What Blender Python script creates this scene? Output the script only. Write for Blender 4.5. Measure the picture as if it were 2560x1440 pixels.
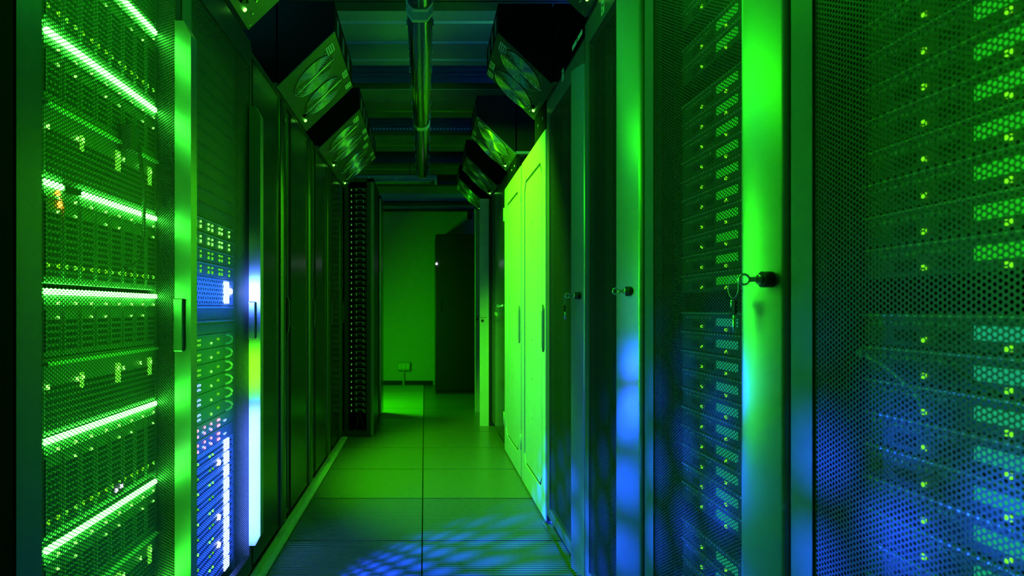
import bpy, math, random
import numpy as np
from mathutils import Vector, Matrix
random.seed(7)
PI = math.pi
sc = bpy.context.scene
for o in list(bpy.data.objects):
    bpy.data.objects.remove(o)
C = bpy.context.collection

# ------------------------------------------------------------------ camera, world, lights, exposure
CAMZ = 0.98
FPX = 1611.0
cam = bpy.data.cameras.new('camera')
cam.sensor_width = 36.0
cam.lens = 36.0 * FPX / 2560.0
cam.shift_x = (1280 - 1062) / 2560.0
cam.shift_y = (772 - 720) / 2560.0
cam.clip_start = 0.02
cam.dof.use_dof = True
cam.dof.focus_distance = 2.0
cam.dof.aperture_fstop = 6.3
co = bpy.data.objects.new('camera', cam)
co.location = (0, 0, CAMZ)
co.rotation_euler = (PI / 2, 0, 0)
C.objects.link(co)
sc.camera = co

w = bpy.data.worlds.new('world')
sc.world = w
w.use_nodes = True
w.node_tree.nodes['Background'].inputs[0].default_value = (0.0, 0.02, 0.004, 1)
w.node_tree.nodes['Background'].inputs[1].default_value = 0.05

vs = sc.view_settings
vs.view_transform = 'Standard'
vs.look = 'None'
vs.exposure = 0.0
vs.gamma = 1.0
vs.use_curve_mapping = False
sc.cycles.max_bounces = 7
sc.cycles.diffuse_bounces = 3
sc.cycles.glossy_bounces = 4
sc.cycles.transmission_bounces = 6
sc.cycles.transparent_max_bounces = 8
sc.cycles.sample_clamp_indirect = 3.0
sc.cycles.caustics_reflective = False
sc.cycles.caustics_refractive = False


def aim(o, target):
    d = Vector(target) - o.location
    o.rotation_euler = d.to_track_quat('-Z', 'Y').to_euler()


def area(name, loc, target, sx, sy, col, power, spread=180):
    l = bpy.data.lights.new(name, 'AREA')
    l.shape = 'RECTANGLE'
    l.size, l.size_y = sx, sy
    l.color = col
    l.energy = power
    l.spread = math.radians(spread)
    o = bpy.data.objects.new(name, l)
    o.location = loc
    C.objects.link(o)
    aim(o, target)
    return o


def spot(name, loc, target, ang, blend, rad, col, power):
    l = bpy.data.lights.new(name, 'SPOT')
    l.spot_size = math.radians(ang)
    l.spot_blend = blend
    l.shadow_soft_size = rad
    l.color = col
    l.energy = power
    o = bpy.data.objects.new(name, l)
    o.location = loc
    C.objects.link(o)
    aim(o, target)
    return o


GREEN = (0.02, 1.0, 0.0)
BLUE = (0.012, 0.06, 1.0)
# added green fill over the aisle, out of view; the battens stay unlit
area('aisle_fill', (-0.02, 1.55, 2.11), (-0.02, 1.55, 0.0), 0.10, 1.3, GREEN, 8)
# added unseen spot between two left fan units, brightening the white cupboards
spot('cupboard_fill', (-0.48, 3.50, 2.15), (0.55, 3.72, 1.0), 94, 0.4, 0.05, (0.06, 1.0, 0.0), 430)
area('far_light', (-0.95, 6.4, 1.0), (0.1, 6.5, 0.25), 0.4, 0.6, GREEN, 26)
# added unseen fill above the rack tops, tinting the ceiling teal and blue
area('ceiling_fill_left', (-1.0, 2.1, 2.27), (-0.9, 2.3, 2.75), 0.4, 0.8, (0.0, 0.5, 0.4), 13)
area('ceiling_fill_right', (1.0, 2.9, 2.34), (0.9, 3.1, 2.75), 0.3, 0.4, BLUE, 9)
# added fill between door and equipment, boosting the glow of the rack LEDs
area('rack_light_green', (-0.634, 1.36, 1.0), (-0.7, 1.36, 1.0), 0.46, 1.75, GREEN, 3.6)
area('rack_glow_green', (-0.664, 1.37, 0.9), (0.553, 1.06, 0.85), 0.40, 1.6, GREEN, 9, 90)
area('rack_glow_blue_low', (-0.664, 2.10, 0.36), (-0.597, 2.257, 0.36), 0.10, 0.5, (0.08, 0.2, 1.0), 5, 80)
area('rack_glow_blue_mid', (-0.664, 2.10, 1.04), (-0.597, 2.257, 1.04), 0.10, 0.09, (0.08, 0.2, 1.0), 1.6, 80)
area('rack_glow_green_mid', (-0.664, 2.10, 0.75), (-0.597, 2.257, 0.75), 0.10, 0.16, (0.08, 1.0, 0.0), 0.8, 80)
area('rack_light_blue_low', (-0.634, 2.0, 0.34), (-0.7, 2.0, 0.34), 0.5, 0.5, BLUE, 6.0)
area('rack_light_blue_mid', (-0.634, 2.0, 1.03), (-0.7, 2.0, 1.03), 0.5, 0.09, BLUE, 1.8)
area('rack_light_green_mid', (-0.634, 2.0, 0.75), (-0.7, 2.0, 0.75), 0.5, 0.3, GREEN, 1.0)
area('rack_light_green_high', (-0.634, 2.0, 1.35), (-0.7, 2.0, 1.35), 0.5, 0.5, GREEN, 0.1)
# small blue lamps low in the second rack, shining out through the holes of its door
spot('floor_blue_light', (-0.667, 2.05, 0.50), (0.28, 2.42, 0.0), 56, 0.6, 0.0016, BLUE, 420)
spot('door_blue_light', (-0.667, 2.05, 0.40), (0.60, 1.45, 0.02), 82, 0.8, 0.0014, BLUE, 340)

# ------------------------------------------------------------------ materials
MATS = {}


def mat(name, col, rough=0.5, metal=0.0, nscale=40.0, namp=0.08, spec=0.5, bump=0.0, rvar=0.04):
    m = bpy.data.materials.new(name)
    m.use_nodes = True
    nt = m.node_tree
    b = nt.nodes['Principled BSDF']
    b.inputs['Metallic'].default_value = metal
    b.inputs['Specular IOR Level'].default_value = spec
    tc = nt.nodes.new('ShaderNodeTexCoord')
    no = nt.nodes.new('ShaderNodeTexNoise')
    no.inputs['Scale'].default_value = nscale
    no.inputs['Detail'].default_value = 4
    nt.links.new(tc.outputs['Object'], no.inputs['Vector'])
    mx = nt.nodes.new('ShaderNodeMix')
    mx.data_type = 'RGBA'
    mx.inputs[6].default_value = (*[max(0, c * (1 - namp * 2)) for c in col], 1)
    mx.inputs[7].default_value = (*[min(1, c * (1 + namp * 2)) for c in col], 1)
    nt.links.new(no.outputs['Fac'], mx.inputs[0])
    nt.links.new(mx.outputs[2], b.inputs['Base Color'])
    mr = nt.nodes.new('ShaderNodeMapRange')
    mr.inputs['To Min'].default_value = max(0.02, rough - rvar)
    mr.inputs['To Max'].default_value = min(1, rough + rvar)
    nt.links.new(no.outputs['Fac'], mr.inputs['Value'])
    nt.links.new(mr.outputs['Result'], b.inputs['Roughness'])
    if bump:
        bp = nt.nodes.new('ShaderNodeBump')
        bp.inputs['Strength'].default_value = bump
        bp.inputs['Distance'].default_value = 0.002
        nt.links.new(no.outputs['Fac'], bp.inputs['Height'])
        nt.links.new(bp.outputs['Normal'], b.inputs['Normal'])
    MATS[name] = m
    return m


def emit(name, col, strength):
    m = bpy.data.materials.new(name)
    m.use_nodes = True
    nt = m.node_tree
    nt.nodes.remove(nt.nodes['Principled BSDF'])
    e = nt.nodes.new('ShaderNodeEmission')
    e.inputs[0].default_value = (*col, 1)
    e.inputs[1].default_value = strength
    nt.links.new(e.outputs[0], nt.nodes['Material Output'].inputs[0])
    MATS[name] = m
    return m


BLACK = mat('black_paint', (0.012, 0.012, 0.014), 0.42)
MATTE = mat('matte_black', (0.005, 0.005, 0.006), 0.85, spec=0.06)
DOORBLK = mat('black_door_gloss', (0.02, 0.02, 0.022), 0.24)
MESHLEFT = mat('dark_mesh_steel', (0.03, 0.03, 0.033), 0.5, 0.0, rvar=0.02)
MESHBLK = mat('black_mesh_steel', (0.07, 0.07, 0.075), 0.36, 0.5, rvar=0.02)
COLUMN = mat('grey_column_gloss', (0.52, 0.53, 0.54), 0.42, 0.75, rvar=0.01, namp=0.02)
BARM = mat('bar_satin_metal', (0.30, 0.31, 0.31), 0.34, 0.9, rvar=0.0, namp=0.01)
FRAMEM = mat('frame_grey', (0.11, 0.115, 0.12), 0.35)
SRV = mat('server_face', (0.16, 0.16, 0.17), 0.5, nscale=90, namp=0.2)
SLIMF = mat('slim_server_face', (0.085, 0.086, 0.09), 0.5, nscale=90, namp=0.2)
SRVLT = mat('server_face_light', (0.42, 0.42, 0.44), 0.45, nscale=90, namp=0.2)  # server_face made paler so the lit units throw back more light
SRVEDGE = mat('server_edge_steel', (0.7, 0.7, 0.72), 0.4, 0.4)
VENT = mat('vent_black', (0.01, 0.01, 0.01), 0.7)
WHITE = mat('cupboard_white', (0.80, 0.74, 0.62), 0.38, nscale=9, namp=0.05)
GROOVE = mat('cupboard_groove_shade', (0.02, 0.022, 0.02), 0.7)  # near-black stands in for the shade in the door groove
WALLM = mat('painted_wall', (0.55, 0.55, 0.53), 0.8, nscale=14, namp=0.04, bump=0.1)
CEILM = mat('ceiling_deck', (0.45, 0.46, 0.47), 0.34, 0.3, nscale=3)
BEAMM = mat('beam_steel', (0.05, 0.055, 0.06), 0.5, 0.4)
TILEM = mat('floor_tile', (0.135, 0.14, 0.14), 0.30, nscale=120, namp=0.12, bump=0.05)
CONC = mat('floor_concrete', (0.46, 0.45, 0.43), 0.7, nscale=160, namp=0.3, bump=0.5)
SUBF = mat('subfloor_dark', (0.03, 0.03, 0.03), 0.8)
PANEL = mat('fan_panel_steel', (0.085, 0.088, 0.09), 0.36, 0.35, nscale=60)
CHROME = mat('chrome_wire', (0.85, 0.85, 0.86), 0.26, 0.9)
STICK = mat('sticker_white', (0.78, 0.78, 0.76), 0.5)
INK = mat('sticker_ink', (0.03, 0.03, 0.03), 0.6)
PLAST = mat('grey_plastic', (0.45, 0.46, 0.45), 0.4)
TUBEM = mat('unlit_tube', (0.75, 0.77, 0.76), 0.25)
REFL = mat('lamp_reflector', (0.6, 0.62, 0.62), 0.35)
CABLE = mat('cable_sheath', (0.30, 0.31, 0.32), 0.45)
RUBBER = mat('rubber_black', (0.01, 0.01, 0.01), 0.55)

ac = bpy.data.materials.new('clear_acrylic')
ac.use_nodes = True
nt = ac.node_tree
nt.nodes.remove(nt.nodes['Principled BSDF'])
tr = nt.nodes.new('ShaderNodeBsdfTransparent')
tr.inputs[0].default_value = (0.82, 0.9, 0.88, 1)
gl = nt.nodes.new('ShaderNodeBsdfGlossy')
gl.inputs['Roughness'].default_value = 0.12
fr = nt.nodes.new('ShaderNodeFresnel')
fr.inputs[0].default_value = 1.6
ms = nt.nodes.new('ShaderNodeMixShader')
nt.links.new(fr.outputs[0], ms.inputs[0])
nt.links.new(tr.outputs[0], ms.inputs[1])
nt.links.new(gl.outputs[0], ms.inputs[2])
nt.links.new(ms.outputs[0], nt.nodes['Material Output'].inputs[0])
ACRYL = ac

LEDBAR = emit('green_light_bar', (0.05, 1.0, 0.045), 115)
LEDG = emit('green_led', (0.12, 1.0, 0.06), 9)
LEDGS = emit('green_led_soft', (0.12, 1.0, 0.03), 2.2)
LEDW = emit('white_led', (0.8, 0.85, 1.0), 25)
LEDA = emit('amber_led', (1.0, 0.35, 0.02), 14)
LEDP = emit('pink_led', (1.0, 0.25, 0.75), 8)
LEDB = emit('blue_led', (0.12, 0.25, 1.0), 10)
BLUEBAR = emit('added_blue_glow', (0.10, 0.17, 1.0), 40)  # emitter added to spread blue onto the pull bar and aisle
BARG = emit('green_status_bar', (0.02, 1.0, 0.02), 0.55)
BART = emit('teal_status_bar', (0.02, 0.8, 0.35), 0.5)
LEDDIM = emit('dim_green_led', (0.2, 1.0, 0.15), 0.7)
LEDY = emit('yellow_green_led', (0.16, 1.0, 0.01), 1.6)


ONES = 'first second third fourth fifth sixth seventh eighth ninth tenth eleventh twelfth thirteenth fourteenth fifteenth sixteenth seventeenth eighteenth nineteenth twentieth'.split()


def nth(i):
    if i < 20:
        return ONES[i]
    t, r = divmod(i + 1, 10)
    tens = {2: 'twent', 3: 'thirt', 4: 'fort'}[t]
    return tens + 'ieth' if r == 0 else tens + 'y-' + ONES[r - 1]


# ------------------------------------------------------------------ mesh builder
class MB:
    def __init__(s):
        s.v = []
        s.f = []
        s.sm = []

    def add(s, vs, fs, smooth=False):
        b = len(s.v)
        s.v.extend(tuple(p) for p in vs)
        for f in fs:
            s.f.append(tuple(b + i for i in f))
            s.sm.append(smooth)
        return s

    def box(s, x0, x1, y0, y1, z0, z1):
        x0, x1 = min(x0, x1), max(x0, x1)
        y0, y1 = min(y0, y1), max(y0, y1)
        z0, z1 = min(z0, z1), max(z0, z1)
        vs = [(x0, y0, z0), (x1, y0, z0), (x1, y1, z0), (x0, y1, z0), (x0, y0, z1), (x1, y0, z1), (x1, y1, z1), (x0, y1, z1)]
        return s.add(vs, [(3, 2, 1, 0), (4, 5, 6, 7), (0, 1, 5, 4), (1, 2, 6, 5), (2, 3, 7, 6), (3, 0, 4, 7)])

    def fbox(s, fr, u0, u1, v0, v1, n0, n1):
        """box in a local frame: fr(u, v, n) -> world point"""
        vs = [fr(u, v, n) for n in (n0, n1) for (u, v) in ((u0, v0), (u1, v0), (u1, v1), (u0, v1))]
        return s.add(vs, [(3, 2, 1, 0), (4, 5, 6, 7), (0, 1, 5, 4), (1, 2, 6, 5), (2, 3, 7, 6), (3, 0, 4, 7)])

    def prism(s, pts, fr, t0, t1, smooth=False):
        """polygon pts (a, b) swept from t0 to t1: fr(a, b, t) -> world"""
        n = len(pts)
        vs = [fr(a, b, t0) for a, b in pts] + [fr(a, b, t1) for a, b in pts]
        s.add(vs, [(i, (i + 1) % n, n + (i + 1) % n, n + i) for i in range(n)], smooth)
        b = len(s.v) - 2 * n
        s.f.append(tuple(b + i for i in reversed(range(n))))
        s.f.append(tuple(b + n + i for i in range(n)))
        s.sm += [False, False]
        return s

    def cyl(s, p0, p1, r, n=12, r1=None, smooth=True):
        p0, p1 = Vector(p0), Vector(p1)
        d = (p1 - p0).normalized()
        a = d.orthogonal().normalized()
        b = d.cross(a)
        r1 = r if r1 is None else r1
        vs = [p0 + (a * math.cos(2 * PI * i / n) + b * math.sin(2 * PI * i / n)) * r for i in range(n)]
        vs += [p1 + (a * math.cos(2 * PI * i / n) + b * math.sin(2 * PI * i / n)) * r1 for i in range(n)]
        s.add(vs, [(i, (i + 1) % n, n + (i + 1) % n, n + i) for i in range(n)], smooth)
        k = len(s.v) - 2 * n
        s.f.append(tuple(k + i for i in reversed(range(n))))
        s.f.append(tuple(k + n + i for i in range(n)))
        s.sm += [False, False]
        return s

    def tube(s, path, r, n=6, closed=False):
        pts = [Vector(p) for p in path]
        m = len(pts)
        vs, fs = [], []
        for i, p in enumerate(pts):
            if closed:
                d = pts[(i + 1) % m] - pts[i - 1]
            else:
                d = pts[min(i + 1, m - 1)] - pts[max(i - 1, 0)]
            d.normalize()
            up = Vector((0, 0, 1)) if abs(d.z) < 0.9 else Vector((1, 0, 0))
            a = d.cross(up).normalized()
            b = a.cross(d)
            for k in range(n):
                t = 2 * PI * k / n
                vs.append(p + (a * math.cos(t) + b * math.sin(t)) * r)
        last = m if closed else m - 1
        for i in range(last):
            j = (i + 1) % m
            for k in range(n):
                fs.append((i * n + k, i * n + (k + 1) % n, j * n + (k + 1) % n, j * n + k))
        return s.add(vs, fs, True)

    def ring(s, fr, cu, cv, cn, R, r, n=40, k=6):
        return s.fring(fr, cu, cv, cn, R, r, n, k)

    def fring(s, fr, cu, cv, cn, R, r, n=40, k=5):
        vs, fs = [], []
        for i in range(n):
            t = 2 * PI * i / n
            for j in range(k):
                q = 2 * PI * j / k
                rr = R + r * math.cos(q)
                vs.append(fr(cu + rr * math.cos(t), cv + rr * math.sin(t), cn + r * math.sin(q)))
        for i in range(n):
            for j in range(k):
                fs.append((i * k + j, ((i + 1) % n) * k + j, ((i + 1) % n) * k + (j + 1) % k, i * k + (j + 1) % k))
        return s.add(vs, fs, True)

    def disc(s, fr, cu, cv, n0, n1, r, n=20):
        vs = [fr(cu + r * math.cos(2 * PI * i / n), cv + r * math.sin(2 * PI * i / n), q) for q in (n0, n1) for i in range(n)]
        s.add(vs, [(i, (i + 1) % n, n + (i + 1) % n, n + i) for i in range(n)] + [tuple(range(n - 1, -1, -1)), tuple(range(n, 2 * n))])
        return s

    def mesh(s, name, m, org=(0, 0, 0)):
        me = bpy.data.meshes.new(name)
        ox, oy, oz = org
        me.from_pydata([(x - ox, y - oy, z - oz) for x, y, z in s.v], [], s.f)
        me.polygons.foreach_set('use_smooth', s.sm)
        me.materials.append(m)
        me.validate()
        import bmesh
        bm = bmesh.new()
        bm.from_mesh(me)
        bmesh.ops.recalc_face_normals(bm, faces=bm.faces)
        bm.to_mesh(me)
        bm.free()
        me.update()
        return me


def origin(o):
    while o.parent is not None:
        o = o.parent
    return o.location


def link(name, me, parent=None, loc=None):
    o = bpy.data.objects.new(name, me)
    C.objects.link(o)
    if parent is not None:
        o.parent = parent
    if loc is not None:
        o.location = loc
    return o


def bevel(o, wd=0.002, seg=2):
    md = o.modifiers.new('bevel', 'BEVEL')
    md.width = wd
    md.segments = seg
    md.limit_method = 'ANGLE'
    return o


def part(name, mb, m, parent, kind=None, label=None):
    o = link(name, mb.mesh(name, m, origin(parent)), parent)
    if kind:
        o['kind'] = kind
    if label:
        o['label'] = label
    return o


def thing(name, label, cat, loc, group=None):
    o = bpy.data.objects.new(name, None)
    o.empty_display_size = 0.05
    C.objects.link(o)
    o.location = loc
    o['label'] = label
    o['category'] = cat
    if group:
        o['group'] = group
    return o


def struct(name, mb, m, loc=(0, 0, 0)):
    o = link(name, mb.mesh(name, m, loc), None, loc)
    o['kind'] = 'structure'
    return o


def dup(root, delta, label=None, group=None):
    r = root.copy()
    C.objects.link(r)
    r.location = root.location + Vector(delta)
    if label:
        r['label'] = label
    if group:
        r['group'] = group
    for ch in root.children:
        c = ch.copy()
        C.objects.link(c)
        c.parent = r
        for g in ch.children:
            d = g.copy()
            C.objects.link(d)
            d.parent = c
    return r


# ------------------------------------------------------------------ the setting
YB = 8.3
ZC = 2.75
struct('wall_back', MB().box(-1.9, 1.9, YB, YB + 0.1, -0.06, ZC), WALLM)
struct('wall_left', MB().box(-1.9, -1.8, -1.6, YB, -0.06, ZC), WALLM)
struct('wall_right', MB().box(1.8, 1.9, -1.6, YB, -0.06, ZC), WALLM)
struct('wall_front', MB().box(-1.9, 1.9, -1.7, -1.6, -0.06, ZC), WALLM)
# corrugated steel deck: ribs run across the aisle
mb = MB()
y = -1.7
prof = []
while y < YB + 0.1:
    prof += [(y, ZC), (y + 0.26, ZC), (y + 0.27, ZC + 0.012), (y + 0.29, ZC + 0.012)]
    y += 0.30
n = len(prof)
mb.add([(-1.9, a, b) for a, b in prof] + [(1.9, a, b) for a, b in prof], [(i, i + 1, n + i + 1, n + i) for i in range(n - 1)])
mb.box(-1.9, 1.9, -1.7, YB + 0.1, ZC + 0.05, ZC + 0.1)
struct('ceiling', mb, CEILM)
mb = MB().box(-1.0, 0.10, YB - 0.012, YB, 0, 0.055)
struct('baseboard_back', mb, RUBBER)
# steel beams below the deck
for i, yb in enumerate((1.93, 3.08, 4.21, 5.36, 6.5, 7.62)):
    mb = MB()
    z0, z1 = 2.45, 2.565
    mb.box(-1.8, 1.8, yb - 0.015, yb + 0.1, z0, z0 + 0.008)
    mb.box(-1.8, 1.8, yb - 0.015, yb + 0.1, z1 - 0.008, z1)
    mb.box(-1.8, 1.8, yb, yb + 0.008, z0, z1)
    mb.box(-1.8, 1.8, yb - 0.012, yb, z0 + 0.045, z0 + 0.055)
    mb.box(-1.8, 1.8, yb - 0.012, yb, z0 + 0.075, z0 + 0.082)
    o = struct('ceiling_beam', mb, BEAMM)
    if i == 3:
        hb = MB()
        for k in range(44):
            hb.box(-0.6 + k * 0.028, -0.6 + k * 0.028 + 0.014, yb - 0.004, yb - 0.0005, z0 + 0.018, z0 + 0.032)
        q = part('slot', hb, PLAST, o)
        q['kind'] = 'stuff'
for px, pz, r in ((-0.3, 2.33, 0.03), (-0.3, 2.24, 0.018)):
    mb = MB().cyl((-1.8, YB - 0.06, pz), (1.8, YB - 0.06, pz), r, 12)
    struct('trim_1' if r > 0.02 else 'trim_2', mb, BEAMM)

# floor: slab, laid panels as parts
floor = struct('floor', MB().box(-1.9, 1.9, -1.7, YB + 0.1, -0.12, -0.032), SUBF)


def vented_tile():
    pts = []
    nr = 29
    pitch = 0.597 / nr
    mb = MB()
    prof = [(0.0, -0.03)]
    for k in range(nr):
        a = k * pitch
        prof += [(a + 0.0005, 0.0), (a + pitch * 0.62, 0.0), (a + pitch * 0.66, -0.004), (a + pitch * 0.96, -0.004)]
    prof += [(0.597, -0.004), (0.597, -0.03)]
    mb.prism(prof, lambda a, b, t: (t, a, b), 0, 0.597)
    return mb.mesh('tile', TILEM)


def plain_tile(m):
    mb = MB()
    e = 0.002
    mb.box(0, 0.597, 0, 0.597, -0.03, -e)
    mb.box(e, 0.597 - e, e, 0.597 - e, -e - 0.001, 0)
    return mb.mesh('tile', m)


VT, PT, CT = vented_tile(), plain_tile(TILEM), plain_tile(CONC)
seams = [2.73 + 0.605 * k for k in range(-7, 10)]
for j, ys in enumerate(seams):
    for i, xs in enumerate((-1.214, -0.612, -0.010, 0.592, 1.194)):
        if abs(xs + 0.3) > 0.85 and ys < 4.9:
            continue
        me = PT
        if ys < 3.3 and xs in (-0.612, -0.010):
            me = VT
        if ys > 5.5 and xs < -0.5:
            me = CT
        t = link('tile', me, floor)
        t.location = (xs + 0.0015, ys + 0.0015, 0)
# ragged mortar strip along the left plinths
mb = MB()
random.seed(3)
nseg = 90
a0, a1 = 0.9, 4.95
vs, fs = [], []
for i in range(nseg + 1):
    yy = a0 + (a1 - a0) * i / nseg
    e = -0.612 + random.uniform(-0.006, 0.010)
    vs += [(-0.64, yy, 0.004), (e, yy, 0.006 + random.uniform(-0.001, 0.002)), (-0.580, yy, 0.0015)]
for i in range(nseg):
    k = i * 3
    fs += [(k, k + 3, k + 4, k + 1), (k + 1, k + 4, k + 5, k + 2)]
mb.add(vs, fs)
o = struct('trim_3', mb, CONC)
mb = MB().box(-0.582, -0.577, 0.9, 4.95, 0.0, 0.004)
struct('trim_4', mb, BARM)
mb = MB().box(0.538, 0.543, 0.4, 2.94, 0.0, 0.006)
struct('trim_5', mb, BARM)


# ------------------------------------------------------------------ racks
LF, RF = 0.616, 0.553


def P(side):
    f = LF if side < 0 else RF
    return lambda o, y, z: (side * f - side * o, y, z)


def perforated(name, width, z0, z1, m, p=0.007, r=0.00258):
    """sheet in the local YZ plane (x = 0), y from 0 to width: one open hexagon per cell"""
    cs = p * math.sqrt(3) / 2
    nc = int(width / cs)
    nr = int((z1 - z0) / p)
    R = p / math.sqrt(3)
    i, j = np.meshgrid(np.arange(nc), np.arange(nr), indexing='ij')
    cy = (i * cs + cs / 2).ravel()
    cz = (z0 + p / 2 + j * p + (i % 2) * p / 2).ravel()
    ang = np.arange(6) * PI / 3
    N = cy.size
    v = np.zeros((N, 12, 3), dtype=np.float32)
    v[:, :6, 1] = cy[:, None] + R * np.cos(ang)
    v[:, :6, 2] = cz[:, None] + R * np.sin(ang)
    v[:, 6:, 1] = cy[:, None] + r * np.cos(ang)
    v[:, 6:, 2] = cz[:, None] + r * np.sin(ang)
    q = np.array([[k, (k + 1) % 6, 6 + (k + 1) % 6, 6 + k] for k in range(6)], dtype=np.int32)
    f = (np.arange(N, dtype=np.int32)[:, None, None] * 12 + q[None]).reshape(-1)
    me = bpy.data.meshes.new(name)
    me.vertices.add(N * 12)
    me.vertices.foreach_set('co', v.reshape(-1))
    me.loops.add(f.size)
    me.loops.foreach_set('vertex_index', f)
    me.polygons.add(N * 6)
    me.polygons.foreach_set('loop_start', np.arange(0, f.size, 4, dtype=np.int32))
    me.materials.append(m)
    me.update(calc_edges=True)
    me.validate()
    return me


PERF_L = perforated('mesh_panel', 0.585, 0.10, 1.85, MESHLEFT)
PERF_R = perforated('mesh_panel', 0.55, 0.08, 1.88, MESHBLK)
PERF_S = perforated('mesh_panel', 0.43, 0.08, 1.89, MESHBLK)


def rack_body(t, side, y0, y1, top, depth=1.0, m=BLACK, inset=0.02, front_open=True):
    p = P(side)
    for ya in (y0 + 0.002, y1 - 0.018):
        part('side_panel', MB().fbox(p, -depth, -inset, ya, ya + 0.016, 0.05, top - 0.02), m, t)
    part('top_panel', MB().fbox(p, -depth, -0.004, y0 + 0.002, y1 - 0.002, top - 0.02, top), m, t)
    part('back_panel', MB().fbox(p, -depth, -depth + 0.01, y0 + 0.02, y1 - 0.02, 0.05, top - 0.02), m, t)
    part('plinth', MB().fbox(p, -depth + 0.02, -0.03, y0 + 0.004, y1 - 0.004, 0.0, 0.05), MATTE, t)


def rails(t, side, y0, y1, recess, top):
    p = P(side)
    for ya, yb in ((y0, y0 + 0.02), (y1 - 0.02, y1)):
        r = part('mounting_rail', MB().fbox(p, -recess - 0.02, -recess, ya, yb, 0.06, top - 0.04), FRAMEM, t)
        nb = MB()
        z = 0.08
        while z < top - 0.06:
            nb.fbox(p, -recess, -recess + 0.001, (ya + yb) / 2 - 0.0045, (ya + yb) / 2 + 0.0045, z, z + 0.009)
            z += 0.0148
        part('rail_slot', nb, VENT, r, 'stuff')


def left_mesh_rack(y0, y1, top, label):
    t = thing('server_rack', label, 'server rack', (-LF - 0.5, (y0 + y1) / 2, 0))
    p = P(-1)
    rack_body(t, -1, y0, y1, top)
    rails(t, -1, y0 + 0.045, y1 - 0.004, 0.056, top)
    d = MB()
    d.fbox(p, -0.02, -0.002, y1 - 0.03, y1 - 0.002, 0.05, top - 0.02)
    d.fbox(p, -0.02, 0.0, y0 + 0.067, y1 - 0.03, 0.05, 0.11)
    d.fbox(p, -0.02, 0.0, y0 + 0.067, y1 - 0.03, top - 0.10, top - 0.02)
    door = part('door', d, BLACK, t)
    part('hinge_stile', MB().fbox(p, -0.02, 0.0, y0 + 0.002, y0 + 0.0665, 0.05, top - 0.02), FRAMEM, door)
    s = link('mesh_panel', PERF_L, door)
    s.location = Vector((-LF - 0.004, y0 + 0.06, 0)) - t.location
    # proud pull bar along the latch side, its near face towards the camera
    bz0, bz1 = 0.15, 1.69
    bw = 0.040
    b = MB()
    yb = y1 - 0.045
    b.prism([(bz0 + 0.03, 0.0), (bz0, 0.0), (bz0, bw * 0.55), (bz0 + 0.035, bw), (bz1 - 0.035, bw), (bz1, bw * 0.55), (bz1, 0.0)],
            lambda z, o, q: p(o, q, z), yb, yb + 0.042)
    bar = part('pull_bar', b, BARM, door, label='long satin pull bar, lit from inside the rack')
    l = MB().fbox(p, 0.0, 0.0 + bw * 0.62, yb - 0.012, yb, 0.875, 1.005)
    bevel(part('latch_block', l, BARM, door), 0.003)
    return t, door


def ellipse_col(y0, y1, a, n=16):
    c, b = (y0 + y1) / 2, (y1 - y0) / 2
    return [(a * math.sin(PI * k / n), c - b * math.cos(PI * k / n)) for k in range(n + 1)]


def leaning_col(y0, y1, a):
    """convex profile that leans: low at the near end, highest close to the mesh, small round at the far end"""
    pts = []
    for k in range(17):
        t = k / 16 * 0.9
        pts.append((a * (1 - (1 - t) ** 1.6), y0 + (y1 - y0) * t))
    o9 = pts[-1][0]
    for k in range(1, 7):
        q = PI / 2 * k / 6
        pts.append((o9 * math.cos(q), y1 - (y1 - y0) * 0.1 * (1 - math.sin(q))))
    return pts


def right_mesh_rack(c0, c1, m1, y1, top, perf, pw, label, bulge=0.035, off=0.018):
    """c0..c1 rounded column, c1..m1 mesh, m1..y1 hinge frame"""
    t = thing('server_rack', label, 'server rack', (RF + 0.5, (c0 + y1) / 2, 0))
    p = P(1)
    rack_body(t, 1, c0 - 0.005, y1, top)
    rails(t, 1, c1 - 0.052, y1 - 0.02, 0.066, top)
    d = MB()
    d.fbox(p, -0.02, 0.0, m1, y1 - 0.002, 0.05, top - 0.015)
    d.fbox(p, -0.02, 0.0, c1, m1, 0.05, 0.09)
    d.fbox(p, -0.02, 0.0, c0, m1, top - 0.095, top - 0.015)
    door = part('door', d, FRAMEM, t)
    s = link('mesh_panel', perf, door)
    s.location = Vector((RF + 0.004, m1 + 0.008 - pw, 0)) - t.location
    c = MB()
    pts = leaning_col(c0, c1, bulge)
    c.prism([(-0.02, c0)] + pts + [(-0.02, c1)], lambda o, y, z: p(o, y, z), 0.05, top - 0.096, True)
    part('rounded_column', c, COLUMN, door, label='rounded glossy vertical edge of the door')
    cy = (c0 + c1) / 2 - off
    lz = 1.026
    k = MB().cyl(p(0.010, cy, lz), p(0.026, cy, lz), 0.0125, 24)
    part('lock_rosette', k, RUBBER, door)
    return t, door, cy


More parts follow.
